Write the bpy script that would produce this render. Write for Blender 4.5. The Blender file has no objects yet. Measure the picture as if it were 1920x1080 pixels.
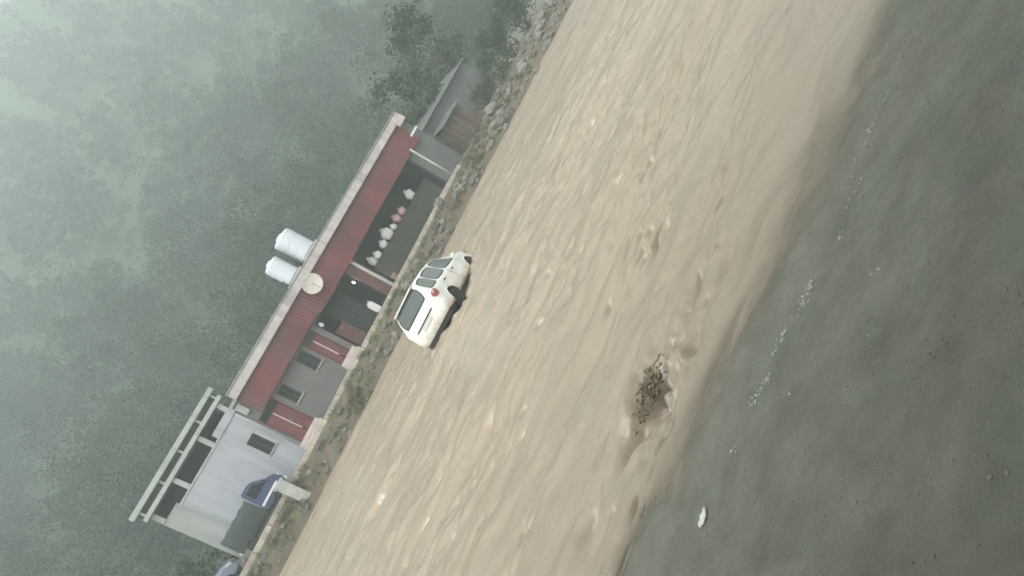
import bpy, bmesh, math, random
import numpy as np
from mathutils import Vector, Matrix
rad = math.radians
S = bpy.context.scene
C = S.collection
random.seed(7); RNG = np.random.default_rng(11)

# ------------------------------------------------------------------ camera
H_CAM, YAW, PITCH, VANG, FPX = 3.0, 22.8, 11.2, 29.0, 1350.0     # eye height over the water, heading, tilt, hand roll, focal length in 1920 px
def set_camera():
    y, p, a = rad(YAW), rad(PITCH), rad(VANG)
    fw = Vector((math.sin(y)*math.cos(p), math.cos(y)*math.cos(p), -math.sin(p)))
    R = Vector((math.cos(y), -math.sin(y), 0)); U = R.cross(fw)
    c, s = math.cos(a), math.sin(a)
    ix = s*R - c*U; iy = c*R + s*U                                # image right, image up (phone held rolled over)
    M = Matrix((ix, iy, -fw)).transposed().to_4x4(); M.translation = Vector((0, 0, H_CAM))
    cam = bpy.data.cameras.new('camera'); o = bpy.data.objects.new('camera', cam); C.objects.link(o)
    o.matrix_world = M; cam.sensor_width = 36; cam.lens = 36*FPX/1920; cam.clip_start = .05; cam.clip_end = 3000
    S.camera = o
set_camera()
S.render.resolution_x, S.render.resolution_y = 1024, 576

# ------------------------------------------------------------------ sky, sun, exposure
SUN_EL, SUN_AZ = 58.0, 212.0                                      # azimuth from +Y towards +X
w = bpy.data.worlds.new('World'); S.world = w; w.use_nodes = True
nt = w.node_tree; nt.nodes.clear()
sky = nt.nodes.new('ShaderNodeTexSky'); sky.sky_type = 'NISHITA'; sky.sun_disc = False
sky.sun_elevation = rad(SUN_EL); sky.sun_rotation = rad(SUN_AZ); sky.dust_density = 4; sky.air_density = 1.0
hs = nt.nodes.new('ShaderNodeHueSaturation'); hs.inputs['Saturation'].default_value = .22
bg = nt.nodes.new('ShaderNodeBackground'); bg.inputs['Strength'].default_value = .15
wo = nt.nodes.new('ShaderNodeOutputWorld')
nt.links.new(sky.outputs[0], hs.inputs['Color']); nt.links.new(hs.outputs[0], bg.inputs[0]); nt.links.new(bg.outputs[0], wo.inputs[0])
sl = bpy.data.lights.new('sun', 'SUN'); sl.energy = 1.3; sl.angle = rad(25); sl.color = (1, .965, .91)
so = bpy.data.objects.new('sun', sl); C.objects.link(so)
sd = Vector((math.sin(rad(SUN_AZ))*math.cos(rad(SUN_EL)), math.cos(rad(SUN_AZ))*math.cos(rad(SUN_EL)), math.sin(rad(SUN_EL))))
so.rotation_euler = sd.to_track_quat('Z', 'Y').to_euler(); so.location = (0, -10, 40)
vs = S.view_settings; vs.view_transform = 'Standard'; vs.look = 'None'; vs.gamma = 1; vs.use_curve_mapping = False
vs.exposure = 1.22
S.render.engine = 'CYCLES'
S.cycles.volume_bounces = 1; S.cycles.max_bounces = 5

# ------------------------------------------------------------------ materials
def mat(name, col, rough=.8, var=.25, vscale=3., bump=0., bscale=30., spec=.5, metal=0., coat=0., tint=None, tscale=1.2, tamt=.5,
        stretch=(1, 1, 1), rnd=0., emit=0., attr=None, rvar=0., bdist=.02):
    m = bpy.data.materials.new(name); m.use_nodes = True
    t = m.node_tree; N = t.nodes; L = t.links; b = N['Principled BSDF']
    b.inputs['Roughness'].default_value = rough; b.inputs['Metallic'].default_value = metal
    b.inputs['Specular IOR Level'].default_value = spec; b.inputs['Coat Weight'].default_value = coat
    tc = N.new('ShaderNodeTexCoord'); mp = N.new('ShaderNodeMapping'); mp.inputs['Scale'].default_value = stretch
    L.new(tc.outputs['Object'], mp.inputs[0])
    def noise(sc, det=5):
        n = N.new('ShaderNodeTexNoise'); n.inputs['Scale'].default_value = sc; n.inputs['Detail'].default_value = det
        n.inputs['Roughness'].default_value = .62; L.new(mp.outputs[0], n.inputs['Vector']); return n.outputs['Fac']
    if attr:
        a = N.new('ShaderNodeAttribute'); a.attribute_name = attr; cur = a.outputs['Color']
    else:
        r = N.new('ShaderNodeRGB'); r.outputs[0].default_value = (*col, 1); cur = r.outputs[0]
    def mix(fac, A, B, kind='MIX'):
        x = N.new('ShaderNodeMix'); x.data_type = 'RGBA'; x.blend_type = kind
        for sock, v in ((x.inputs['Factor'], fac), (x.inputs['A'], A), (x.inputs['B'], B)):
            if isinstance(v, (int, float)): sock.default_value = v
            elif isinstance(v, tuple): sock.default_value = (*v, 1)
            else: L.new(v, sock)
        return x.outputs['Result']
    def ramp(f, lo, hi, a=0., c=1.):
        x = N.new('ShaderNodeMapRange'); x.inputs['From Min'].default_value = lo; x.inputs['From Max'].default_value = hi
        x.inputs['To Min'].default_value = a; x.inputs['To Max'].default_value = c; L.new(f, x.inputs['Value']); return x.outputs['Result']
    if tint: cur = mix(ramp(noise(tscale, 6), .45, .68, 0, tamt), cur, tint)
    if var:
        k = ramp(noise(vscale, 8), .28, .72, 1-var, 1+var)
        cur = mix(1., cur, k, 'MULTIPLY')
    if rnd:
        oi = N.new('ShaderNodeObjectInfo'); cur = mix(1., cur, ramp(oi.outputs['Random'], 0, 1, 1-rnd, 1+rnd), 'MULTIPLY')
    L.new(cur, b.inputs['Base Color'])
    if rvar: L.new(ramp(noise(vscale*.6, 4), .35, .65, rough-rvar, rough+rvar), b.inputs['Roughness'])
    if bump:
        bn = N.new('ShaderNodeBump'); bn.inputs['Strength'].default_value = bump; bn.inputs['Distance'].default_value = bdist
        L.new(noise(bscale, 8), bn.inputs['Height']); L.new(bn.outputs[0], b.inputs['Normal'])
    if emit:
        b.inputs['Emission Color'].default_value = (*col, 1); b.inputs['Emission Strength'].default_value = emit
    return m
M = {}
M['water'] = mat('muddy_water', (.365, .298, .228), .32, .06, .8, .35, 6., spec=.7, stretch=(.7, 1, 1), rvar=.06, tint=(.33, .265, .19), tscale=.5, tamt=.6, bdist=.05)
def thin_film(m, k):
    """silty water lets the bed show where it is only a film deep"""
    t = m.node_tree; N = t.nodes; L = t.links; b = N['Principled BSDF']; out = [n for n in N if n.type == 'OUTPUT_MATERIAL'][0]
    a = N.new('ShaderNodeAttribute'); a.attribute_name = 'depth'
    d = N.new('ShaderNodeMath'); d.operation = 'DIVIDE'; d.inputs[1].default_value = -k; L.new(a.outputs['Fac'], d.inputs[0])
    e = N.new('ShaderNodeMath'); e.operation = 'EXPONENT'; L.new(d.outputs[0], e.inputs[0])
    tr = N.new('ShaderNodeBsdfTransparent'); mx = N.new('ShaderNodeMixShader'); e.use_clamp = True
    L.new(e.outputs[0], mx.inputs[0]); L.new(b.outputs[0], mx.inputs[1]); L.new(tr.outputs[0], mx.inputs[2]); L.new(mx.outputs[0], out.inputs['Surface'])
thin_film(M['water'], .035)
M['nearbank'] = mat('wet_bank_mud', (.215, .216, .175), .5, .26, 2.2, 1., 45., tint=(.26, .22, .185), tscale=1.3, tamt=.75, rvar=.2, bdist=.03)
M['pebble'] = mat('pebble', (.24, .225, .195), .7, .45, 7)
M['foam'] = mat('foam', (.46, .47, .44), .55, .12, 20, .4, 60)
M['farbank'] = mat('bank_soil', (.115, .092, .068), .9, .35, 1.6, .7, 9., tint=(.12, .125, .07), tscale=.9, tamt=.7, bdist=.05)
M['yard'] = mat('yard_mud', (.17, .155, .13), .8, .25, 1.2, .4, 12.)
M['hill'] = mat('hill_soil', (.05, .075, .04), .95, .4, .2, .4, 3.)
M['stone'] = mat('stone', (.165, .155, .135), .85, .3, 4, .6, 14., rnd=.35, tint=(.16, .17, .12), tscale=2.2)
M['kerb'] = mat('kerb_concrete', (.46, .42, .35), .85, .28, 3, .5, 25., rnd=.15, tint=(.2, .19, .15), tscale=2)
M['concrete'] = mat('pale_concrete', (.40, .41, .39), .85, .22, 2.5, .4, 22., tint=(.24, .25, .22), tscale=1.8)
M['parapet'] = mat('parapet_plaster', (.48, .45, .44), .85, .2, 1.6, .25, 25., tint=(.30, .295, .285), tscale=1.2, tamt=.8, stretch=(1.6, 1, .3))
M['wallgrey'] = mat('grey_plaster', (.15, .147, .146), .88, .18, 1.2, .3, 25., tint=(.10, .095, .09), tscale=1.2, tamt=.8, stretch=(1.6, 1, .3))
M['redsheet'] = mat('red_painted_sheet', (.125, .016, .021), .6, .35, 1.4, .2, 20., tint=(.062, .024, .025), tscale=.7, tamt=.85, rnd=.16, rvar=.1)
M['reddoor'] = mat('red_door_paint', (.16, .035, .042), .5, .2, 3, .2, 30., tint=(.13, .05, .05), tscale=2, rnd=.08)
M['redwall'] = mat('red_wall_paint', (.12, .038, .038), .7, .25, 2, .2, 30., tint=(.10, .07, .062), tscale=1.5)
M['pinkstep'] = mat('step_plaster', (.55, .47, .44), .8, .16, 3, .3, 30., tint=(.38, .34, .31), tscale=2)
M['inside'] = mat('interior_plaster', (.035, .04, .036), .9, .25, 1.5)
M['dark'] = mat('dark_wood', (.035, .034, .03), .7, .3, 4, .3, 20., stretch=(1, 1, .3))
M['counter'] = mat('counter_wood', (.038, .036, .027), .7, .3, 4, .3, 20., rnd=.2, stretch=(1, 1, .2))
M['frame'] = mat('window_frame_paint', (.03, .033, .032), .6, .15, 8)
M['pane'] = mat('window_glass', (.018, .022, .022), .12, 0, spec=.5)
M['white'] = mat('whitewash', (.385, .40, .44), .85, .16, 1.1, .25, 25., tint=(.27, .285, .30), tscale=.9, tamt=.75, stretch=(1.6, 1, .3))
M['annex'] = mat('grey_whitewash', (.35, .365, .355), .88, .16, 1.2, .3, 22., tint=(.24, .255, .235), tscale=1, stretch=(1, 1, .45))
M['beam'] = mat('beam_plaster', (.43, .46, .45), .85, .18, 1.6, .3, 25., tint=(.22, .25, .23), tscale=1.6, tamt=.8, stretch=(1.5, 1, .4))
M['tank'] = mat('tank_plastic', (.66, .69, .74), .45, .06, 3, spec=.4, tint=(.52, .56, .57), tscale=1.4, tamt=.5)
M['blackpipe'] = mat('black_plastic', (.03, .032, .034), .5, .2, 6)
M['dish'] = mat('dish_enamel', (.52, .48, .44), .55, .12, 5, tint=(.40, .35, .31), tscale=3, tamt=.5)
M['metal'] = mat('grey_steel', (.30, .31, .31), .45, .2, 6, metal=.6)
M['sack'] = mat('white_sack', (.70, .70, .67), .75, .12, 9, .4, 40.)
M['pinksack'] = mat('pink_sack', (.60, .34, .37), .75, .12, 9, .4, 40.)
M['bulb'] = mat('lit_bulb', (1, .97, .92), .4, 0, emit=9.)
M['carpaint'] = mat('white_car_paint', (.86, .86, .82), .26, .05, 3, spec=.5, coat=.5, tint=(.66, .62, .53), tscale=2.2, tamt=.28)
def mud_splash(m, z0, z1, col):
    """dried river mud on the lower panels, ragged upper edge"""
    t = m.node_tree; N = t.nodes; L = t.links; b = N['Principled BSDF']; old = b.inputs['Base Color'].links[0].from_socket
    tc = N.new('ShaderNodeTexCoord'); sp = N.new('ShaderNodeSeparateXYZ'); L.new(tc.outputs['Object'], sp.inputs[0])
    n = N.new('ShaderNodeTexNoise'); n.inputs['Scale'].default_value = 5; n.inputs['Detail'].default_value = 8; L.new(tc.outputs['Object'], n.inputs['Vector'])
    a = N.new('ShaderNodeMath'); a.operation = 'MULTIPLY_ADD'; a.inputs[1].default_value = -.5; L.new(n.outputs['Fac'], a.inputs[0]); L.new(sp.outputs['Z'], a.inputs[2])
    r = N.new('ShaderNodeMapRange'); r.inputs['From Min'].default_value = z0-.25; r.inputs['From Max'].default_value = z1-.25; r.inputs['To Min'].default_value = .8; r.inputs['To Max'].default_value = 0; L.new(a.outputs[0], r.inputs['Value'])
    x = N.new('ShaderNodeMix'); x.data_type = 'RGBA'; L.new(r.outputs['Result'], x.inputs['Factor']); L.new(old, x.inputs['A']); x.inputs['B'].default_value = (*col, 1); L.new(x.outputs['Result'], b.inputs['Base Color'])
mud_splash(M['carpaint'], .30, .62, (.42, .35, .26))
M['bluecar'] = mat('blue_grey_car_paint', (.16, .19, .25), .28, .06, 3, coat=.5)
M['carglass'] = mat('car_glass', (.055, .07, .068), .07, 0, spec=.9, coat=1.)
M['carblack'] = mat('car_black_trim', (.016, .016, .016), .55, .1, 8)
M['rubber'] = mat('tyre_rubber', (.02, .02, .02), .85, .2, 20)
M['chrome'] = mat('chrome_trim', (.62, .63, .64), .22, 0, metal=1.)
M['tail'] = mat('tail_lamp', (.34, .05, .05), .15, .15, 12, coat=1.)
M['tailpale'] = mat('tail_lamp_clear', (.62, .42, .40), .15, .1, 12, coat=1.)
M['plate'] = mat('number_plate', (.62, .62, .58), .5, .08, 8)
M['truckblue'] = mat('blue_truck_paint', (.055, .066, .165), .42, .15, 3, coat=.2, tint=(.04, .045, .08), tscale=2)
M['canvas'] = mat('dark_green_canvas', (.030, .048, .042), .85, .2, 3, .5, 18.)
M['whitepaint'] = mat('white_paint', (.74, .75, .74), .45, .08, 6)
M['brownwood'] = mat('brown_board', (.11, .08, .062), .8, .3, 4, .4, 20., rnd=.25, stretch=(1, 1, .3))
M['greysheet'] = mat('grey_tin', (.11, .12, .122), .5, .2, 2, .2, 20., rnd=.15, tint=(.16, .13, .10), tscale=1.6, tamt=.5)
M['pinkpail'] = mat('pink_plastic', (.66, .36, .34), .45, .08, 6)
M['leaf'] = mat('leaf', (.06, .1, .04), .75, 0, attr='tint', spec=.25)
M['bark'] = mat('bark', (.07, .058, .045), .95, .35, 8, .8, 20., stretch=(1, 1, .25))
M['grass'] = mat('grass_blade', (.09, .115, .04), .8, 0, attr='tint', spec=.25)
M['scrap'] = mat('white_plastic_scrap', (.80, .80, .76), .5, .06, 10, .3, 40.)

# ------------------------------------------------------------------ helpers
class MB:
    def __init__(s): s.v = []; s.f = []
    def add(s, vs, fs):
        o = len(s.v); s.v += [tuple(p) for p in vs]; s.f += [tuple(i+o for i in f) for f in fs]; return s
    def box(s, x0, x1, y0, y1, z0, z1):
        return s.add([(x, y, z) for x in (x0, x1) for y in (y0, y1) for z in (z0, z1)],
                     [(0, 1, 3, 2), (4, 6, 7, 5), (0, 4, 5, 1), (2, 3, 7, 6), (0, 2, 6, 4), (1, 5, 7, 3)])
    def tube(s, a, b, r0, r1=None, n=10, cap=True):
        r1 = r0 if r1 is None else r1
        a, b = Vector(a), Vector(b); d = (b-a).normalized()
        u = d.orthogonal().normalized(); v = d.cross(u)
        vs = []
        for i in range(n):
            t = 2*math.pi*i/n; q = u*math.cos(t)+v*math.sin(t); vs += [a+q*r0, b+q*r1]
        fs = [(2*i, 2*((i+1) % n), 2*((i+1) % n)+1, 2*i+1) for i in range(n)]
        if cap: fs += [tuple(2*i for i in reversed(range(n))), tuple(2*i+1 for i in range(n))]
        return s.add(vs, fs)
    def lathe(s, c, prof, n=24, axis='z', capends=True):
        vs = []; fs = []; m = len(prof)
        for i in range(n):
            t = 2*math.pi*i/n
            for r, h in prof:
                p = (r*math.cos(t), r*math.sin(t), h)
                if axis == 'y': p = (p[0], p[2], p[1])
                vs.append((c[0]+p[0], c[1]+p[1], c[2]+p[2]))
        for i in range(n):
            j = (i+1) % n
            for k in range(m-1): fs.append((i*m+k, j*m+k, j*m+k+1, i*m+k+1))
        if capends:
            fs.append(tuple(i*m for i in reversed(range(n)))); fs.append(tuple(i*m+m-1 for i in range(n)))
        return s.add(vs, fs)
    def prism_y(s, pts, y0, y1):                                  # outline in x,z pushed along y
        n = len(pts)
        vs = [(x, y0, z) for x, z in pts]+[(x, y1, z) for x, z in pts]
        return s.add(vs, [tuple(range(n)), tuple(reversed(range(n, 2*n)))]+[(i, i+n, (i+1) % n+n, (i+1) % n) for i in range(n)])
    def build(s, name, m, parent=None, bevel=0., smooth=False, origin=None):
        o0 = Vector(origin) if origin is not None else (Vector(parent['_o']) if parent is not None and '_o' in parent else Vector((0, 0, 0)))
        me = bpy.data.meshes.new(name); me.from_pydata([tuple(Vector(p)-o0) for p in s.v], [], s.f)
        bm = bmesh.new(); bm.from_mesh(me); bmesh.ops.recalc_face_normals(bm, faces=bm.faces)
        if bevel: bmesh.ops.bevel(bm, geom=[e for e in bm.edges if e.is_manifold and e.calc_face_angle(0) > .5], offset=bevel, segments=2, affect='EDGES', clamp_overlap=True)
        bm.to_mesh(me); bm.free()
        if smooth:
            for p in me.polygons: p.use_smooth = True
        me.materials.append(M[m])
        o = bpy.data.objects.new(name, me); C.objects.link(o)
        if parent is not None: o.parent = parent
        elif origin is not None: o.location = o0
        return o
def tag(o, label, cat, group=None, kind=None):
    o['label'] = label; o['category'] = cat
    if group: o['group'] = group
    if kind: o['kind'] = kind
    return o
def thing(name, loc, label, cat, group=None, rot=None, local=False):
    o = bpy.data.objects.new(name, None); C.objects.link(o); o.location = loc; o.empty_display_size = .3
    if rot: o.rotation_euler = rot
    if not local: ROOT[name] = None
    o['_o'] = (0., 0., 0.) if local else tuple(float(c) for c in loc)
    return tag(o, label, cat, group)
ROOT = {}
def sub(parent_part, parent_root): parent_part['_o'] = tuple(parent_root['_o']); return parent_part
def copy_tree(o, parent=None):
    c = o.copy(); C.objects.link(c)
    if parent is not None: c.parent = parent
    for ch in list(o.children): copy_tree(ch, c)
    return c
def grid_mesh(name, X, Y, Z, m, smooth=True):
    ny, nx = Z.shape
    v = np.stack([X, Y, Z], -1).reshape(-1, 3)
    idx = np.arange(ny*nx).reshape(ny, nx)
    q = np.stack([idx[:-1, :-1], idx[:-1, 1:], idx[1:, 1:], idx[1:, :-1]], -1).reshape(-1, 4)
    o = np_mesh(name, v, q, m, smooth); return o
def np_mesh(name, v, q, m, smooth=False, tint=None):
    k = q.shape[1]
    me = bpy.data.meshes.new(name); me.vertices.add(len(v)); me.vertices.foreach_set('co', np.ascontiguousarray(v, dtype=np.float32).ravel())
    me.loops.add(q.size); me.loops.foreach_set('vertex_index', q.astype(np.int32).ravel())
    me.polygons.add(len(q)); me.polygons.foreach_set('loop_start', np.arange(0, q.size, k, dtype=np.int32))
    try: me.polygons.foreach_set('loop_total', np.full(len(q), k, dtype=np.int32))
    except Exception: pass
    me.update(calc_edges=True)
    if smooth: me.polygons.foreach_set('use_smooth', np.ones(len(q), dtype=bool))
    if tint is not None:
        a = me.color_attributes.new('tint', 'FLOAT_COLOR', 'POINT')
        a.data.foreach_set('color', np.concatenate([tint, np.ones((len(v), 1))], 1).astype(np.float32).ravel())
    me.materials.append(M[m]); o = bpy.data.objects.new(name, me); C.objects.link(o); return o
_tab = RNG.random((256, 256))
def vnoise(x, y, seed=0):
    x = np.asarray(x, float)+seed*17.31; y = np.asarray(y, float)+seed*9.77
    xi = np.floor(x).astype(int); yi = np.floor(y).astype(int); fx = x-xi; fy = y-yi
    fx = fx*fx*fx*(fx*(fx*6-15)+10); fy = fy*fy*fy*(fy*(fy*6-15)+10)
    g = lambda i, j: _tab[i % 256, j % 256]
    return (g(xi, yi)*(1-fx)+g(xi+1, yi)*fx)*(1-fy)+(g(xi, yi+1)*(1-fx)+g(xi+1, yi+1)*fx)*fy-.5
def fbm(x, y, oct=4, seed=0, gain=.5):
    s = 0; a = 1.
    for i in range(oct): s = s+a*vnoise(x, y, seed+i*3); x = x*2.03; y = y*2.03; a *= gain
    return s

# ------------------------------------------------------------------ river
def lin(a, b, n): return np.linspace(a, b, n)
CAR = Vector((7.51, 20.83, 0.)); CAR_AZ = 46.0
ch = np.array([math.sin(rad(CAR_AZ)), math.cos(rad(CAR_AZ))])     # car heading on the water
def near_edge(x): return 5.22-.262*(x-.6)
def bank_z(X, Y):
    d = near_edge(X)-Y
    z = np.where(d < 0, .11*d-.10*d*d, .06*d+.19*np.maximum(d-.45, 0)**2/(np.maximum(d-.45, 0)+.35))
    z = np.minimum(z, 1.15+.02*d)
    return z+.026*fbm(X*1.3, Y*1.6, 4, 50)*np.clip(d+1, .5, 1.6)+.014*fbm(X*6, Y*6, 3, 55)
def make_river():
    ys = np.concatenate([lin(-1, 3.4, 12)[:-1], lin(3.4, 9, 300)[:-1], 9*np.exp(lin(0, math.log(34/9), 300))])
    xs = np.concatenate([-3-np.exp(lin(math.log(130), 0, 40)), lin(-3.9, 12, 420), 12+np.exp(lin(-2.5, math.log(260), 170))])
    X, Y = np.meshgrid(xs, ys)
    wx = X+.5*fbm(X*.5, Y*.8, 2, 40); wy = Y+.25*fbm(X*.9, Y*1.1, 2, 44)+.05*X
    h = .12*fbm(wx*.25, wy*.5, 3, 1) + .06*fbm(wx*.7, wy*1.3, 2, 5)
    patch = np.clip(fbm(X*.20+.05*Y, Y*.85, 3, 20)*2.6+.28, 0, 1)   # bands of broken water drawn out along the flow
    r = 1-np.abs(fbm(wx*1.1, wy*3.6, 2, 9))*2.6
    gate = np.clip(fbm(X*1.3, Y*2.2, 2, 26)*3, 0, 1)
    calm = np.clip(14/np.maximum(Y, 6), .35, 1)
    h += .03*patch*gate*np.clip(r, 0, 1)**3 + calm*((.012+.05*patch)*fbm(wx*2.2, wy*4.6, 3, 13, .5)+.05*fbm(wx*1.2, wy*2.4, 2, 17))
    def bump(x, y, sx, sy, a, slope=0.):
        return a*np.exp(-((X-x)/sx)**2-((Y-y-slope*(X-x))/sy)**2)
    # boils and troughs where the current drops over something under the surface
    for (x, y, sx, sy, a) in [(2.38, 6.24, .40, .17, -.34), (2.45, 6.60, .45, .13, .10), (2.2, 6.5, .2, .1, .05), (1.82, 6.36, .24, .055, -.20),
                              (3.60, 5.6, .34, .07, -.10), (3.3, 6.05, .45, .09, -.09), (.95, 6.52, .3, .10, -.13), (2.9, 6.9, .6, .10, -.08), (4.6, 6.6, .5, .12, -.09),
                              (3.4, 8.2, .9, .14, -.10), (5.2, 8.8, .9, .16, -.11), (6.5, 9.6, 1., .18, -.11), (2.5, 9.5, .8, .14, -.08), (5, 11.5, 1.2, .2, -.10)]:
        h += bump(x, y, sx, sy, a)
    near = np.exp(-((X-2.5)/.6)**2-((Y-6.05)/.36)**2)
    h += near*.26*fbm(X*5.5, Y*8, 3, 31)
    # short dark slots where wavelets fold over, scattered down the stream
    for c in range(62):
        cy = 5.7*math.exp(RNG.random()*1.2); cx = RNG.uniform(.05*cy, .85*cy); g = (cy/6)**.8
        for i in range(RNG.integers(3, 10)):
            yy = cy+RNG.normal(0, .10)*g; xx = cx+RNG.normal(0, .45)*g
            sx, sy, a = RNG.uniform(.05, .17)*g, RNG.uniform(.025, .05)*g, -RNG.uniform(.035, .10)*g
            m = (np.abs(X-xx) < 3*sx) & (np.abs(Y-yy) < 4*sy+.3*sx)
            sl_ = RNG.normal(-.03, .15); h[m] += a*np.exp(-((X[m]-xx)/sx)**2-((Y[m]-yy-sl_*(X[m]-xx))/sy)**2)
    # the swell the car drags: a dip along its flank and a pile of water at the tail
    dx, dy = X-CAR.x, Y-CAR.y
    al = dx*ch[0]+dy*ch[1]; ac = dx*ch[1]-dy*ch[0]
    h += -.10*np.exp(-((al-.6)/1.3)**2-((ac-1.3)/.6)**2) + .05*np.exp(-((al+2.6)/.5)**2-(ac/1.0)**2)
    hull = np.hypot(np.maximum(np.abs(al)-1.95, 0), np.maximum(np.abs(ac)-.75, 0))
    h += .075*np.exp(-((hull-.16)/.11)**2)*(1+1.6*fbm(X*2.5, Y*2.5, 2, 91)) + .10*np.exp(-(hull/.9)**2)*fbm(X*2.2, Y*2.8, 3, 95)
    h *= np.clip((32.5-Y)/2.5, .3, 1)
    h *= np.clip((Y-near_edge(X)+.25)/.9, .12, 1)
    o = grid_mesh('river', X, Y, h, 'water')
    dep = np.where(Y < 12, h-bank_z(np.clip(X, -4, 9), Y), 1.).astype(np.float32)
    o.data.attributes.new('depth', 'FLOAT', 'POINT').data.foreach_set('value', dep.ravel())
    tag(o, 'muddy tan flood water streaming past the far bank', 'river', kind='structure')
make_river()

# ------------------------------------------------------------------ near bank (wet mud and tarmac at the photographer's feet)
def make_near_bank():
    xs = np.concatenate([-lin(130, 4, 40)[:-1], lin(-4, 9, 300), 9+np.exp(lin(-2, math.log(260), 50))])
    ys = np.concatenate([-np.exp(lin(math.log(55), 0, 25)), lin(-.9, 6.2, 200), ])
    X, Yd = np.meshgrid(xs, ys)
    Y = Yd+np.where(Yd > -1, (near_edge(np.clip(X, -4, 9))-5)*np.clip((Yd+1)/5, 0, 1), 0)
    far = np.clip((np.abs(X-2)-8)/20, 0, 1)
    Z = bank_z(np.clip(X, -4, 9), Y)
    o = grid_mesh('near_bank', X, Y, Z, 'nearbank')
    tag(o, 'wet grey mud bank at the edge of the flood', 'bank', kind='structure')
make_near_bank()
def zb(x, y): return float(bank_z(np.array([x]), np.array([y]))[0])
def blob_np(n, r, sq=.6):
    """small lumpy stone: vertices and triangles"""
    bm = bmesh.new(); bmesh.ops.create_icosphere(bm, subdivisions=n, radius=1)
    v = np.array([p.co[:] for p in bm.verts]); f = np.array([[q.index for q in t.verts] for t in bm.faces]); bm.free()
    return v*(1+RNG.normal(0, .13, (len(v), 1)))*np.array([1, RNG.uniform(.6, .95), sq])*r, f
def scatter(name, m, pts, sizes, sq=.55, sub_=1):
    V = []; F = []; o = 0
    for (x, y, z), s in zip(pts, sizes):
        v, f = blob_np(sub_, s, sq); a = RNG.uniform(0, 6.28); c, sn = math.cos(a), math.sin(a)
        v = np.stack([v[:, 0]*c-v[:, 1]*sn, v[:, 0]*sn+v[:, 1]*c, v[:, 2]], 1)+np.array([x, y, z])
        V.append(v); F.append(f+o); o += len(v)
    return np_mesh(name, np.concatenate(V), np.concatenate(F), m, True)
def near_details():
    pts = []; sz = []
    for i in range(1500):
        x = RNG.uniform(-1.5, 7); d = RNG.uniform(.05, 3.2); y = near_edge(x)-d
        pts.append((x, y, zb(x, y)+.002)); sz.append(RNG.uniform(.003, .009)*(2.2 if RNG.random() < .06 else 1))
    o = scatter('bank_pebbles', 'pebble', pts, sz); tag(o, 'small grey pebbles strewn over the wet near bank', 'pebbles', kind='stuff')
    # foam line left by the water
    pts = []; sz = []
    for (x, y, n, sp) in [(2.11, 4.37, 46, .07), (2.02, 4.44, 12, .05), (2.49, 4.28, 26, .05), (2.82, 4.12, 40, .07), (2.95, 4.09, 16, .05), (3.28, 3.92, 14, .05), (3.72, 3.90, 10, .06),
                          (4.34, 3.93, 26, .07), (4.05, 3.98, 12, .06), (4.62, 3.86, 12, .07), (1.62, 4.48, 12, .06), (1.9, 4.0, 3, .1), (2.6, 3.4, 3, .2), (5.2, 3.7, 12, .07), (1.9, 3.2, 3, .3)]:
        for i in range(n):
            px = x+RNG.normal(0, sp); py = y+RNG.normal(0, sp*.5)-.26*(px-x); pts.append((px, py, zb(px, py)+.003)); sz.append(RNG.uniform(.004, .013)*(1.7 if RNG.random() < .15 else 1))
    o = scatter('foam', 'foam', pts, sz, .4); tag(o, 'broken line of white foam flecks on the wet near bank', 'foam', kind='stuff')
    # one torn piece of plastic
    x0, y0 = 1.10, 4.63
    n = 9; vs = []; fs = []
    for i in range(n):
        t = i/(n-1); wd = .032*math.sin(math.pi*(.12+.8*t))+.006
        cx = x0-.07+.15*t; cy = y0-.012+.02*t
        for s_ in (-1, 0, 1):
            vs.append((cx+.012*s_, cy+s_*wd, zb(cx, cy)+.014+.016*(1-abs(s_))+.006*math.sin(i*2.1)))
    for i in range(n-1):
        for k in range(2): fs.append((3*i+k, 3*i+k+1, 3*i+k+4, 3*i+k+3))
    mb = MB().add(vs, fs); o = mb.build('plastic_scrap', 'scrap', origin=(x0, y0, zb(x0, y0)), smooth=True)
    md = o.modifiers.new('thick', 'SOLIDIFY'); md.thickness = .004
    tag(o, 'crumpled strip of white plastic washed onto the wet near bank', 'litter')
near_details()

M['churntone'] = mat('churn_dark_tone', (.17, .145, .10), .5, .35, 6, .8, 12., tint=(.25, .21, .15), tscale=6)  # brown tone standing in for the shade of churned water
def in_the_water():  # dark bits added as the shade of the churned trough
    churn_dark = thing('churn_darkener', (2.38, 6.30, 0), 'ragged dark tangle added to darken the churned water', 'churned water')
    tw = MB()
    for i in range(16):
        x = RNG.normal(2.40, .14); y = 6.27+RNG.normal(0, .08); a = RNG.normal(0, .5)+(math.pi if RNG.random() < .5 else 0); l = RNG.uniform(.06, .22)
        tw.tube((x, y, RNG.uniform(-.08, .02)), (x+l*math.cos(a), y+.5*l*math.sin(a), RNG.uniform(-.05, .05)), .006, .003, 5)
    tw.build('dark_strands', 'churntone', churn_dark)['kind'] = 'stuff'
    n = 260; p = np.stack([RNG.normal(2.39, .15, n), 6.27+RNG.normal(0, .09, n), RNG.uniform(-.12, .0, n)], 1)
    d = RNG.normal(0, 1, (n, 3))*np.array([1.6, .8, .5]); d /= np.linalg.norm(d, axis=1, keepdims=True); e = np.cross(d, RNG.normal(0, 1, (n, 3))); e /= np.linalg.norm(e, axis=1, keepdims=True)
    sz = RNG.uniform(.015, .04, n)[:, None]; q = np.stack([p+d*sz, p+e*sz*.45, p-d*sz, p-e*sz*.45], 1).reshape(-1, 3)
    lv = np_mesh('dark_flecks', q-np.array([2.38, 6.30, 0]), np.arange(len(q)).reshape(-1, 4), 'churntone'); lv.parent = churn_dark; lv['kind'] = 'stuff'
in_the_water()

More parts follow.
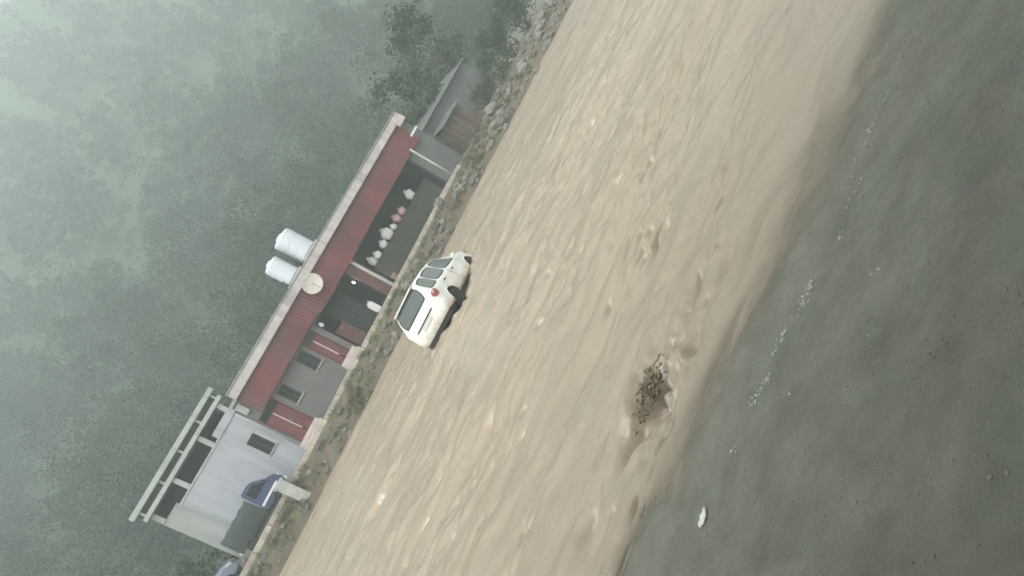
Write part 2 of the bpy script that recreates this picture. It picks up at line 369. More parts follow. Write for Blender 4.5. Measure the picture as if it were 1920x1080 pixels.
# ------------------------------------------------------------------ far bank, yard, hill
ZY = 1.12
def foot(x): return 31.45-.07*np.clip(x-10, 0, 20)+.35*fbm(np.asarray(x, float)*.35, np.zeros_like(np.asarray(x, float)), 3, 61)
def farz(x, y):
    x = np.asarray(x, float); y = np.asarray(y, float)
    t = (y-foot(x))/(32.35-foot(x))
    z = np.where(t < 0, 1.2*t, (ZY-.03)*np.clip(t, 0, 1)**.75)
    return z+.16*fbm(x*.9, y*.9, 4, 66)*np.clip(1-np.abs(t-.45)*1.6, 0, 1)
def make_far_ground():
    xs = np.concatenate([-lin(140, 8, 30)[:-1], lin(-8, 32, 360), 32+np.exp(lin(-1, math.log(250), 40))])
    ys = lin(28.6, 32.62, 50); X, Y = np.meshgrid(xs, ys)
    b = grid_mesh('far_bank', X, Y, farz(X, Y), 'farbank'); tag(b, 'eroded earth and rubble bank on the far side of the flood', 'bank', kind='structure')
    X, Y = np.meshgrid(np.concatenate([-lin(140, 8, 30)[:-1], lin(-8, 32, 80), 32+np.exp(lin(-1, math.log(250), 40))]), lin(32.6, 56, 40))
    o = grid_mesh('yard', X, Y, ZY-.035+.03*fbm(X, Y, 3, 70), 'yard'); tag(o, 'muddy strip of road in front of the buildings', 'road', kind='structure')
    X, Y = np.meshgrid(lin(-140, 285, 110), np.concatenate([lin(55, 256, 80)]))
    o = grid_mesh('hill', X, Y, hill_z(X, Y), 'hill'); tag(o, 'steep hillside rising behind the buildings into mist', 'hill', kind='structure')
    return b
def hill_z(X, Y):
    d = np.maximum(Y-56, 0)
    return ZY-.06+.20*d+.0027*d*d+np.clip(d/25, 0, 1)*6*fbm(X*.022, Y*.022, 4, 80)
far_bank = make_far_ground()
def make_stones():
    metas = []
    for k in range(5):
        v, f = blob_np(2, 1., .62)
        me = bpy.data.meshes.new('stone'); me.from_pydata(v.tolist(), [], f.tolist()); me.materials.append(M['stone'])
        metas.append(me)
    def put(x, y, s):
        o = bpy.data.objects.new('stone', random.choice(metas)); C.objects.link(o); o.parent = far_bank
        o.location = (x, y, float(farz(x, y))+s*.12); o.scale = (s, s*random.uniform(.7, 1), s*random.uniform(.7, 1.1)); o.rotation_euler = (random.uniform(-.3, .3), random.uniform(-.3, .3), random.uniform(0, 6.28))
    for i in range(190):
        x = random.uniform(-7, 30); t = random.random(); f = float(foot(x)); put(x, f-.05+t*(32.2-f), random.uniform(.07, .2))
    for i in range(60):                                           # pale boulders beyond the end of the kerb
        x = random.uniform(15, 30); f = float(foot(x)); put(x, f-.1+random.random()*(32.6-f), random.uniform(.16, .46))
    for i in range(24):
        x = random.uniform(8, 15); f = float(foot(x)); put(x, f+random.random()*(32-f), random.uniform(.12, .3))
make_stones()
def make_grass():
    V = []; F = []; T = []; o = 0
    spots = [(random.uniform(-8, 30), None) for _ in range(260)]+[(random.gauss(5.2, .5), 31.6) for _ in range(26)]+[(random.gauss(-.6, .6), 31.8) for _ in range(20)]+[(random.gauss(20, 1.5), 31.5) for _ in range(24)]
    for x, y in spots:
        f = float(foot(x)); y = f+.15+random.random()*(32.2-f) if y is None else y+random.gauss(0, .2)
        z = float(farz(x, y)); g = random.uniform(.7, 1.3); col = np.array([.085, .10, .045])*g
        for b in range(26):
            a = random.uniform(0, 6.28); l = random.uniform(.10, .32); px = x+random.gauss(0, .12); py = y+random.gauss(0, .08)
            dx, dy = math.cos(a), math.sin(a); lean = random.uniform(.1, .6)*l; wd = random.uniform(.008, .018)
            V += [(px-dy*wd, py+dx*wd, z-.02), (px+dy*wd, py-dx*wd, z-.02), (px+dx*lean, py+dy*lean, z+l)]
            F.append((o, o+1, o+2)); o += 3; T += [col*random.uniform(.8, 1.2)]*3
    g = np_mesh('bank_grass', np.array(V), np.array(F), 'grass', False, np.array(T)); tag(g, 'scrubby grass tufts growing on the far bank', 'grass', kind='stuff')
make_grass()

# kerb along the road, laid in blocks
def make_kerb():
    root = thing('kerb', (0, 32.45, ZY-.1), 'pale concrete kerb running along the road above the far bank', 'kerb'); root['kind'] = 'structure'
    me = None; x = -9.
    while x < 17.4:
        L = 1.18
        if me is None:
            o = MB().box(0, L-.02, -.11, .11, -.15, .26).build('kerb_block', 'kerb', root, .018, origin=(0, 0, 0)); me = o.data
        else:
            o = bpy.data.objects.new('kerb_block', me); C.objects.link(o); o.parent = root
        o.location = (x, random.gauss(0, .012), random.gauss(0, .010)); o.rotation_euler = (random.gauss(0, .01), random.gauss(0, .006), random.gauss(0, .006)); x += L
make_kerb()

# ------------------------------------------------------------------ haze
def make_haze():
    mb = MB().box(-160, 330, -75, 272, -6, 185); o = mb.build('haze', 'foam')
    m = bpy.data.materials.new('haze_air'); m.use_nodes = True; t = m.node_tree; t.nodes.clear()
    pv = t.nodes.new('ShaderNodeVolumePrincipled'); out = t.nodes.new('ShaderNodeOutputMaterial')
    pv.inputs['Color'].default_value = (.83, .96, .92, 1); pv.inputs['Density'].default_value = HAZE; pv.inputs['Anisotropy'].default_value = 0.
    t.links.new(pv.outputs[0], out.inputs['Volume'])
    o.data.materials.clear(); o.data.materials.append(m); tag(o, 'thin grey green mist lying over the valley', 'haze', kind='stuff')
HAZE = .0043
make_haze()

# ------------------------------------------------------------------ wooded hillside
def tree_leaves(n, cx, cy, z0, hgt, rx, leaf, col):
    """leaf sized quads gathered in clumps through a crown"""
    k = min(26, max(6, n//26))
    ph = RNG.uniform(0, 6.28, k); cz = RNG.uniform(.0, 1, k); rr = np.sqrt(RNG.random(k))*np.sin(np.pi*np.clip(.18+.74*cz, 0, 1))
    cc = np.stack([cx+rx*rr*np.cos(ph), cy+rx*rr*np.sin(ph), z0+hgt*(.30+.66*cz)], 1)
    cr = rx*RNG.uniform(.28, .5, k)
    w_ = RNG.integers(0, k, n); d = RNG.normal(0, 1, (n, 3)); d /= np.linalg.norm(d, axis=1, keepdims=True)
    p = cc[w_]+d*(cr[w_]*RNG.random(n)**.4)[:, None]*np.array([1, 1, .75])
    nrm = d+RNG.normal(0, .5, (n, 3))+np.array([0, 0, .5]); nrm /= np.linalg.norm(nrm, axis=1, keepdims=True)
    a = np.cross(nrm, RNG.normal(0, 1, (n, 3))); a /= np.linalg.norm(a, axis=1, keepdims=True); b = np.cross(nrm, a)
    s = leaf*RNG.uniform(.6, 1.25, n)[:, None]
    v = np.stack([p+a*s, p+b*s*.6, p-a*s, p-b*s*.6], 1).reshape(-1, 3)
    tint = np.repeat(col[None]*RNG.uniform(.86, 1.15, (k, 1))[w_]*RNG.uniform(.88, 1.12, (n, 1)), 4, 0)
    return v, tint
PAL = .60*np.array([[.040, .078, .030], [.055, .095, .040], [.035, .062, .033], [.07, .10, .045], [.05, .082, .05]])
def make_forest():
    V = []; T = []; cnt = 0; tv = MB()
    while cnt < 1150:
        y = 59+188*RNG.random()**1.2; x = RNG.uniform(-.30*y-14, .98*y+20)
        z = float(hill_z(np.array([x]), np.array([y]))[0]); h = RNG.uniform(7, 13)*(.75 if y < 66 else 1); rx = h*RNG.uniform(.24, .36)
        n = 1000 if y < 92 else 650 if y < 145 else 380; lf = .16 if y < 92 else .25 if y < 145 else .40
        v, t = tree_leaves(n, x, y, z-.5, h, rx, lf, PAL[RNG.integers(0, 5)]*RNG.uniform(.75, 1.25)); V.append(v); T.append(t); cnt += 1
    # undergrowth so that the slope does not show bare between the crowns
    for i in range(1500):
        y = 57+190*RNG.random()**1.3; x = RNG.uniform(-.30*y-14, .98*y+20); z = float(hill_z(np.array([x]), np.array([y]))[0])
        v, t = tree_leaves(90, x, y, z-.6, RNG.uniform(1.6, 3), RNG.uniform(1.2, 2.2), .26, PAL[RNG.integers(0, 5)]*RNG.uniform(.8, 1.3)); V.append(v); T.append(t)
    V = np.concatenate(V); T = np.concatenate(T); q = np.arange(len(V)).reshape(-1, 4)
    o = np_mesh('hillside_forest', V, q, 'leaf', False, T); tag(o, 'dense green forest on the hillside fading into mist', 'forest', kind='stuff')
make_forest()
def limb_tubes(mb, h, rx):
    mb.tube((0, 0, -.15), (.05, .03, h*.34), .05*h**.6, .036*h**.6, 9)
    for i in range(6):
        a = i*1.05+random.uniform(-.3, .3); z0 = h*(.28+.035*i)
        e = (rx*.62*math.cos(a), rx*.62*math.sin(a), z0+h*random.uniform(.18, .34))
        m_ = (e[0]*.45, e[1]*.45, z0+(e[2]-z0)*.6); mb.tube((.05, .03, z0), m_, .022*h**.6, .015*h**.6, 6); mb.tube(m_, e, .015*h**.6, .005, 6)
    mb.tube((.05, .03, h*.34), (.1, -.05, h*.8), .034*h**.6, .006, 7)
def make_tree(x, y, h, rx, label, n, leaf, pal, group=None, name='broadleaf_tree', cat='tree'):
    o = thing(name, (x, y, ZY-.05), label, cat, group, local=True)
    mb = MB(); limb_tubes(mb, h, rx); mb.build('trunk', 'bark', o, smooth=True)
    v, t = tree_leaves(n, 0, 0, 0, h, rx, leaf, PAL[pal]); c = np_mesh('crown', v, np.arange(len(v)).reshape(-1, 4), 'leaf', False, t); c.parent = o
    return o
def make_bush(x, y, h, rx, label, n, leaf, pal, group=None):
    o = thing('bush', (x, y, ZY-.05), label, 'bush', group, local=True)
    mb = MB()
    for i in range(6):
        a = i*1.05; mb.tube((0, 0, -.1), (rx*.6*math.cos(a), rx*.6*math.sin(a), h*.7), .03, .008, 6)
    mb.build('stem', 'bark', o, smooth=True)
    v, t = tree_leaves(n, 0, 0, -h*.28, h*1.2, rx, leaf, PAL[pal]); c = np_mesh('foliage', v, np.arange(len(v)).reshape(-1, 4), 'leaf', False, t); c.parent = o
    return o
make_tree(23.6, 38.5, 6.4, 2.1, 'slender leafy tree behind the grey tin shed', 1500, .16, 1)
make_tree(29.0, 40.5, 8.0, 2.7, 'tall leafy tree beyond the tin shed', 1700, .18, 0)
make_bush(22.7, 32.9, 1.5, 1.0, 'low scrub bush on the rubble bank in front of the tin shed', 1300, .06, 3)
make_bush(24.8, 33.3, 1.9, 1.2, 'rounded scrub bush at the corner of the tin shed', 1400, .07, 1)
make_bush(27.4, 34.4, 2.6, 1.6, 'tall scrub thicket beyond the tin shed', 1900, .08, 0)
make_bush(30.4, 35.2, 3.0, 1.8, 'dark thicket under the tall leafy tree', 1900, .09, 2)
make_bush(-3.6, 36.3, 2.6, 1.3, 'dark green bush against the end of the whitewashed house', 1500, .09, 0)
make_bush(-5.6, 37.4, 3.4, 1.7, 'tall pale green bush rising behind the parked blue grey car', 1800, .10, 3)
make_bush(-7.6, 36.2, 2.4, 1.4, 'low bush growing beyond the parked blue grey car', 1300, .09, 1)

# ------------------------------------------------------------------ walls with openings
def wall(mb, x0, x1, z0, z1, y0, y1, holes):
    xs = sorted({x0, x1, *[h[0] for h in holes], *[h[1] for h in holes]}); zs = sorted({z0, z1, *[h[2] for h in holes], *[h[3] for h in holes]})
    xs = [x for x in xs if x0 <= x <= x1]; zs = [z for z in zs if z0 <= z <= z1]
    def solid(i, j):
        if i < 0 or j < 0 or i >= len(xs)-1 or j >= len(zs)-1: return False
        cx, cz = (xs[i]+xs[i+1])/2, (zs[j]+zs[j+1])/2
        return not any(h[0] < cx < h[1] and h[2] < cz < h[3] for h in holes)
    for i in range(len(xs)-1):
        for j in range(len(zs)-1):
            if not solid(i, j): continue
            a, b, c, d = xs[i], xs[i+1], zs[j], zs[j+1]
            mb.add([(a, y0, c), (b, y0, c), (b, y0, d), (a, y0, d)], [(0, 1, 2, 3)]); mb.add([(a, y1, c), (b, y1, c), (b, y1, d), (a, y1, d)], [(3, 2, 1, 0)])
            if not solid(i-1, j): mb.add([(a, y0, c), (a, y1, c), (a, y1, d), (a, y0, d)], [(0, 3, 2, 1)])
            if not solid(i+1, j): mb.add([(b, y0, c), (b, y1, c), (b, y1, d), (b, y0, d)], [(0, 1, 2, 3)])
            if not solid(i, j-1): mb.add([(a, y0, c), (b, y0, c), (b, y1, c), (a, y1, c)], [(3, 2, 1, 0)])
            if not solid(i, j+1): mb.add([(a, y0, d), (b, y0, d), (b, y1, d), (a, y1, d)], [(0, 1, 2, 3)])
    return mb
def window(root, x0, x1, z0, z1, yw):
    fr = MB(); t = .045
    for a in ((x0, x0+t, z0, z1), (x1-t, x1, z0, z1), (x0+t, x1-t, z0, z0+t), (x0+t, x1-t, z1-t, z1), ((x0+x1)/2-.018, (x0+x1)/2+.018, z0+t, z1-t)):
        fr.box(a[0], a[1], yw+.05, yw+.11, a[2], a[3])
    f = fr.build('window', 'frame', root); sub(f, root)
    for a, b in ((x0+t, (x0+x1)/2-.018), ((x0+x1)/2+.018, x1-t)):
        MB().box(a, b, yw+.075, yw+.085, z0+t, z1-t).build('pane', 'pane', f)
    MB().box(x0-.06, x1+.06, yw-.06, yw+.04, z0-.06, z0-.002).build('sill', 'kerb', f, .008)
    bars = MB()
    for k in range(4):
        x = x0+(x1-x0)*(k+.5)/4; bars.tube((x, yw+.03, z0), (x, yw+.03, z1), .007, n=6)
    bars.build('grille', 'frame', f)
def door(root, x0, x1, z0, z1, yw, transom):
    zt = z1-transom
    MB().box(x0, x1, yw+.10, yw+.12, zt+.03, z1).build('transom', 'pane', root)
    fr = MB()
    for a in ((x0-.05, x0, z0, z1), (x1, x1+.05, z0, z1)): fr.box(a[0], a[1], yw-.02, yw+.14, a[2], a[3])
    fr.box(x0-.05, x1+.05, yw-.02, yw+.14, z1, z1+.05); fr.box(x0, x1, yw+.02, yw+.14, zt-.02, zt+.03); fr.build('door_frame', 'redwall', root)
    mid = (x0+x1)/2
    for a, b, s_ in ((x0+.006, mid-.03, 1), (mid+.03, x1-.006, -1)):
        d = MB().box(a, b, yw+.06, yw+.10, z0+.01, zt-.025)
        wd = b-a
        for c in (0, 1, 2):
            hh = (zt-z0)/3; d.box(a+.07, b-.07, yw+.045, yw+.061, z0+.08+c*hh, z0+hh-.05+c*hh)
        l = d.build('door_leaf', 'reddoor', root, .006); sub(l, root)
        hx = b-.05 if s_ > 0 else a+.05
        MB().tube((hx, yw+.02, z0+1.0), (hx, yw+.02, z0+1.16), .012, n=6).build('handle', 'metal', l)
    MB().box(mid-.028, mid+.028, yw+.03, yw+.10, z0+.45, zt-.03).build('meeting_strip', 'pinkstep', root)

YF = 34.6
# ------------------------------------------------------------------ the long roadside eatery
def make_eatery():
    r = thing('roadside_eatery', (11.4, YF, ZY-.05), 'long single storey eatery with a red sheet band under a pale parapet', 'building')
    holes = [(2.95, 4.03, 1.36, 3.64), (4.32, 4.86, 2.53, 3.54), (6.03, 6.62, 2.48, 3.54), (6.86, 7.62, 1.46, 3.62), (7.95, 10.98, 1.16, 3.56), (11.72, 18.15, 1.16, 3.58)]
    mb = MB(); wall(mb, 2.86, 20.0, ZY-.2, 4.9, YF, YF+.22, holes); mb.build('front_wall', 'wallgrey', r)
    mb = MB(); mb.box(2.86, 3.06, YF+.222, 39.2, ZY-.2, 4.9); mb.box(19.8, 20.0, YF+.222, 39.2, ZY-.2, 4.9); mb.box(3.062, 19.798, 39.0, 39.2, ZY-.2, 4.9); mb.build('outer_wall', 'wallgrey', r)
    MB().box(2.80, 20.06, YF-.06, 39.26, 4.902, 5.06).build('roof_slab', 'concrete', r, .01)
    # pale parapet cast in lengths over the red band
    x = 3.28
    while x < 19.9:
        e = min(x+4.2, 20.06); MB().box(x, e-.012, YF-.30+random.gauss(0, .006), YF-.10, 4.93, 5.36+random.gauss(0, .012)).build('parapet_length', 'parapet', r, .02); x = e
    MB().box(3.26, 20.08, YF-.34, YF-.06, 5.385, 5.43).build('coping', 'parapet', r, .012)
    MB().box(19.35, 20.0, YF-.42, YF-.302, 4.72, 5.12).build('corner_block', 'pinkstep', r, .03)
    # red corrugated sheets, one by one, leaning out a little at the foot
    x = 3.30; k = 0
    while x < 19.3:
        wd = .86; e = min(x+wd, 19.4); n = 14; vs = []; fs = []
        zl = (3.72 if x < 8.4 else 3.58)+random.gauss(0, .015); lean = .16+random.gauss(0, .012)
        for i in range(n+1):
            t = i/n; xx = x+(e-x+.03)*t; of = .012*math.cos(t*2*math.pi*5)
            vs += [(xx, YF-.14-lean-of-.004*(k % 2), zl), (xx, YF-.13-of-.004*(k % 2), 4.925)]
        for i in range(n): fs.append((2*i, 2*i+2, 2*i+3, 2*i+1))
        o = MB().add(vs, fs).build('fascia_sheet', 'redsheet', r); md = o.modifiers.new('thick', 'SOLIDIFY'); md.thickness = .006
        x = e; k += 1
    for xx in (3.5, 5.6, 7.75, 11.3, 14.6, 18.3): MB().box(xx-.03, xx+.03, YF-.27, YF-.014, 3.70, 3.76).build('fascia_bracket', 'dark', r)
    for a in ((4.32, 4.86, 2.53, 3.54), (6.03, 6.62, 2.48, 3.54)): window(r, *a, YF)
    door(r, 2.95, 4.03, 1.36, 3.64, YF, .36); door(r, 6.86, 7.62, 1.46, 3.62, YF, .34)
    MB().box(2.62, 4.15, YF-.62, YF-.003, ZY-.15, 1.34).box(2.66, 4.11, YF-.40, YF-.003, 1.342, 1.52).build('doorstep', 'pinkstep', r, .02)
    MB().box(6.70, 7.86, YF-.62, YF-.003, ZY-.15, 1.36).box(6.74, 7.82, YF-.38, YF-.003, 1.362, 1.56).build('doorstep', 'pinkstep', r, .02)
    # red pier between the two open bays
    MB().box(10.99, 11.71, YF-.012, YF-.002, ZY-.1, 3.56).build('pier_panel', 'redwall', r)
    MB().box(11.46, 11.60, YF-.16, YF-.014, ZY-.1, 3.62).build('pier_post', 'parapet', r, .01)
    MB().box(18.152, 19.99, YF-.012, YF-.002, ZY-.1, 3.70).build('end_panel', 'greysheet', r)
    # inside
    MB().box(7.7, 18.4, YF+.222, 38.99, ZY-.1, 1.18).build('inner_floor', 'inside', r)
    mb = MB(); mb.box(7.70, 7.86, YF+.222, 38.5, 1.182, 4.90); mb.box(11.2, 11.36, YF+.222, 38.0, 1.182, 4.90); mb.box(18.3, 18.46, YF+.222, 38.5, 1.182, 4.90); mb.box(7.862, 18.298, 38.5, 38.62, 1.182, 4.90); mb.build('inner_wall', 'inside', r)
    # propped post and tube light at the end bay
    MB().tube((18.15, YF-.95, ZY-.05), (18.48, YF-.36, 3.72), .062, .055, 10).build('leaning_post', 'concrete', r, smooth=True)
    MB().box(19.25, 19.95, YF-.30, YF-.20, 3.95, 4.07).build('tube_light_box', 'whitepaint', r, .02)
    MB().box(2.9, 3.2, YF-.1, YF-.014, 4.2, 4.8).build('junction_panel', 'annex', r, .01)
make_eatery()
def furnish():
    c = thing('shop_counter', (14.8, YF+.45, 1.18), 'dark wooden counter across the wide open shop bay', 'counter')
    MB().box(11.9, 17.7, YF+.28, YF+.98, 2.30, 2.36).build('counter_top', 'counter', c, .008)
    x = 11.92
    while x < 17.6:
        MB().box(x, x+.235, YF+.32, YF+.345, 1.19, 2.299).build('plank', 'counter', c); x += .245
    for xx in (12, 14.8, 17.6): MB().box(xx-.04, xx+.04, YF+.36, YF+.92, 1.181, 2.299).build('trestle', 'dark', c)
    def sack(x, y, z, wd, dp, h, m, label, tilt=0., name='sack', group=None):
        bm = bmesh.new(); bmesh.ops.create_uvsphere(bm, u_segments=18, v_segments=14, radius=1)
        sd_ = random.random()*50
        for v in bm.verts:
            p = v.co.copy(); zz = p.z
            sx = math.copysign(abs(p.x)**.7, p.x); sy = math.copysign(abs(p.y)**.7, p.y)
            neck = 1. if zz < .45 else 1-.75*((zz-.45)/.55)
            q = 1+.10*math.sin(p.x*5+sd_)*math.cos(p.z*4+sd_)+.05*math.sin(p.y*9+p.z*7+sd_)
            v.co = (sx*wd/2*neck*q, sy*dp/2*neck*q, (max(zz, -.82)+.82)/1.82*h)
        bm.verts.ensure_lookup_table()
        me = bpy.data.meshes.new('sack_body'); bm.to_mesh(me); bm.free(); me.materials.append(M[m])
        for p in me.polygons: p.use_smooth = True
        o = thing(name, (x, y, z), label, 'sack', group, local=True); o.rotation_euler = (0, tilt, random.uniform(-.4, .4))
        b = bpy.data.objects.new('sack_body', me); C.objects.link(b); b.parent = o
        MB().tube((0, 0, h*.86), (0, 0, h*.91), wd*.16, wd*.16, 10).build('tie', 'dark', o)
        MB().lathe((0, 0, h*.91), [(wd*.12, 0), (wd*.2, h*.09), (wd*.16, h*.13)], 9).build('mouth', m, o, smooth=True)
    T_ = 2.362; yy = YF+.58
    sack(16.64, yy, T_, .50, .40, .58, 'sack', 'white sack alone on the shop counter beyond the pink bundle')
    sack(15.55, yy, T_, .46, .40, .42, 'pinksack', 'pink bundle on the shop counter, leaning to its pale neighbour', .12)
    sack(15.10, yy+.05, T_, .40, .36, .50, 'pinksack', 'taller pink bundle on the shop counter beside the large white sack', -.1)
    sack(14.55, yy-.02, T_, .34, .34, .36, 'sack', 'smallest white sack on the counter, between pink bundle and largest sack')
    sack(14.05, yy, T_, .62, .46, .68, 'sack', 'largest white sack on the shop counter')
    sack(13.42, yy, T_, .46, .38, .44, 'sack', 'white sack on the counter leaning beside the largest one', .15)
    sack(12.78, yy, T_, .44, .38, .42, 'sack', 'low white sack on the shop counter, next to the upright end one')
    sack(12.36, yy+.04, T_, .40, .36, .58, 'sack', 'upright white sack at the end of the counter by the red pier')
    # bay with the lamp
    a = thing('cabinet', (9.55, YF+1.3, 1.18), 'tall dark cabinet standing inside the lamp lit bay', 'cabinet')
    MB().box(8.95, 10.2, YF+.9, YF+1.5, 1.19, 3.25).build('carcass', 'dark', a, .01)
    for x0 in (8.98, 9.59):
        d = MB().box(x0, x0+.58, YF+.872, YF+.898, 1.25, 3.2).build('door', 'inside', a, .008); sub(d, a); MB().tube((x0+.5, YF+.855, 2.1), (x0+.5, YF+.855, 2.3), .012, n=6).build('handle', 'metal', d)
    a = thing('red_chest', (8.6, YF+.6, 1.18), 'dull red chest standing by the second red door', 'chest')
    MB().box(8.15, 8.85, YF+.35, YF+.85, 1.19, 2.45).build('body', 'redwall', a, .02); MB().box(8.12, 8.88, YF+.32, YF+.88, 2.452, 2.52).build('lid', 'reddoor', a, .015); MB().box(8.46, 8.54, YF+.33, YF+.349, 2.33, 2.42).build('latch', 'metal', a)
    a = thing('jerry_can', (10.1, YF-.10, 1.16), 'white plastic jerry can on the sill of the lamp lit bay', 'jerry can')
    MB().box(9.90, 10.24, YF-.22, YF+.02, 1.17, 1.82).build('body', 'sack', a, .05); MB().tube((10.0, YF-.10, 1.82), (10.0, YF-.10, 1.90), .04, n=10).build('cap', 'pinkpail', a)
    MB().tube((10.08, YF-.1, 1.81), (10.11, YF-.1, 1.90), .018, n=6).tube((10.11, YF-.1, 1.895), (10.19, YF-.1, 1.87), .018, n=6).tube((10.19, YF-.1, 1.88), (10.2, YF-.1, 1.81), .018, n=6).build('handle', 'sack', a)
    a = thing('pail', (11.82, YF-.55, ZY-.03), 'pink plastic pail standing in front of the red pier', 'pail')
    MB().lathe((11.82, YF-.55, ZY-.03), [(.12, 0), (.155, .36), (.17, .37), (.17, .39), (.145, .385), (.11, .03)], 18).build('tub', 'pinkpail', a, smooth=True)
    hb = MB(); pts = [(11.82+.165*math.cos(t), YF-.55-.05*math.sin(t), ZY+.35+.10*math.sin(t)) for t in [i*math.pi/8 for i in range(9)]]
    for p, q in zip(pts, pts[1:]): hb.tube(p, q, .006, n=5)
    hb.build('bail', 'metal', a)
    a = thing('light_bulb', (10.8, YF+.30, 2.93), 'lit bare bulb hanging in the open bay beside the red pier', 'lamp')
    MB().lathe((10.8, YF+.30, 2.93), [(.001, -.07), (.035, -.06), (.055, -.025), (.055, .01), (.03, .06), (.022, .08)], 14).build('glass', 'bulb', a, smooth=True)
    MB().tube((10.8, YF+.30, 3.01), (10.8, YF+.30, 3.07), .024, n=10).build('socket', 'dark', a); MB().tube((10.8, YF+.30, 3.07), (10.8, YF+.30, 4.9), .006, n=5).build('cord', 'dark', a)
    a = thing('hanging_bag', (8.22, YF-.02, 3.2), 'small white bag hanging at the top of the lamp lit bay', 'bag')
    mb = MB(); mb.lathe((8.1, YF-.02, 3.28), [(.01, -.12), (.08, -.10), (.11, 0), (.07, .12), (.02, .17)], 12); mb.build('pouch', 'sack', a, smooth=True)
    MB().tube((8.1, YF-.02, 3.44), (8.1, YF-.02, 3.57), .008, n=5).build('string', 'dark', a)
    # satellite dish on the red band
    a = thing('satellite_dish', (9.52, YF-.42, 4.35), 'round pale satellite dish fixed to the red sheet band', 'dish')
    R_, mb = .50, MB(); n = 36; rings = [.06, .16, .26, .36, .45, .50]; vs = []; fs = []
    for j, rr in enumerate(rings):
        for i in range(n):
            t = 2*math.pi*i/n; vs.append((rr*math.cos(t), .11*(1-(rr/R_)**2), rr*math.sin(t)))
    for j in range(len(rings)-1):
        for i in range(n): fs.append((j*n+i, j*n+(i+1) % n, (j+1)*n+(i+1) % n, (j+1)*n+i))
    fs.append(tuple(range(n)))
    rot = Matrix.Rotation(rad(-14), 4, 'Z') @ Matrix.Rotation(rad(-6), 4, 'X'); cen = Vector((9.52, YF-.62, 4.58))
    o = MB().add([tuple(rot @ Vector(p)+cen) for p in vs], fs).build('reflector', 'dish', a, smooth=True); md = o.modifiers.new('thick', 'SOLIDIFY'); md.thickness = .012
    MB().tube(rot @ Vector((0, .05, -.48))+cen, rot @ Vector((0, -.42, -.10))+cen, .014, n=6).build('feed_arm', 'metal', a)
    MB().tube(rot @ Vector((0, -.46, -.08))+cen, rot @ Vector((0, -.36, -.05))+cen, .035, .045, n=10).build('receiver', 'dish', a)
    MB().tube(cen+Vector((0, .1, 0)), (9.52, YF-.16, 4.50), .03, n=8).build('mount', 'metal', a)
furnish()
def tank(x, y, rr, h, label):
    a = thing('water_tank', (x, y, 5.06), label, 'tank', 'water tanks on the eatery roof')
    MB().box(x-rr, x+rr, y-rr, y+rr, 5.065, 5.62).build('plinth', 'concrete', a, .02)
    prof = [(rr*.97, 0)]; n = 3
    for i in range(n):
        z0 = h*.84*i/n; z1 = h*.84*(i+1)/n; prof += [(rr, z0+.02), (rr, z1-.03), (rr*.985, z1-.015), (rr*.985, z1)]
    prof += [(rr*.995, h*.90), (rr*.96, h*.95), (rr*.80, h*.985), (rr*.42, h)]
    MB().lathe((x, y, 5.625), prof, 40).build('shell', 'tank', a, smooth=False)
    MB().lathe((x, y, 5.625+h-.01), [(rr*.38, 0), (rr*.38, .07), (rr*.30, .1)], 24).build('lid', 'tank', a)
    MB().tube((x-rr-.05, y-.2, 5.1), (x-rr-.05, y-.2, 5.9), .025, n=8).tube((x-rr-.05, y-.2, 5.9), (x-rr+.1, y-.15, 5.9), .025, n=8).build('outlet_pipe', 'blackpipe', a)
tank(11.38, 36.0, .64, 1.55, 'larger white plastic water tank on the eatery roof')
tank(9.90, 35.85, .50, 1.30, 'smaller white plastic water tank on the eatery roof')
a = thing('gap_shade_pipe', (10.57, 35.6, 5.06), 'black upright pipe added as the dark gap between the two white roof tanks', 'pipe')  # pipe added to stand for the shade in the gap between tanks
MB().tube((10.57, 35.6, 5.065), (10.57, 35.6, 7.1), .09, n=12).build('riser', 'blackpipe', a, smooth=True); MB().tube((10.57, 35.6, 7.1), (10.57, 35.6, 7.16), .12, n=12).build('cap', 'blackpipe', a); MB().box(10.43, 10.71, 35.5, 35.7, 5.3, 5.36).build('clamp', 'blackpipe', a)

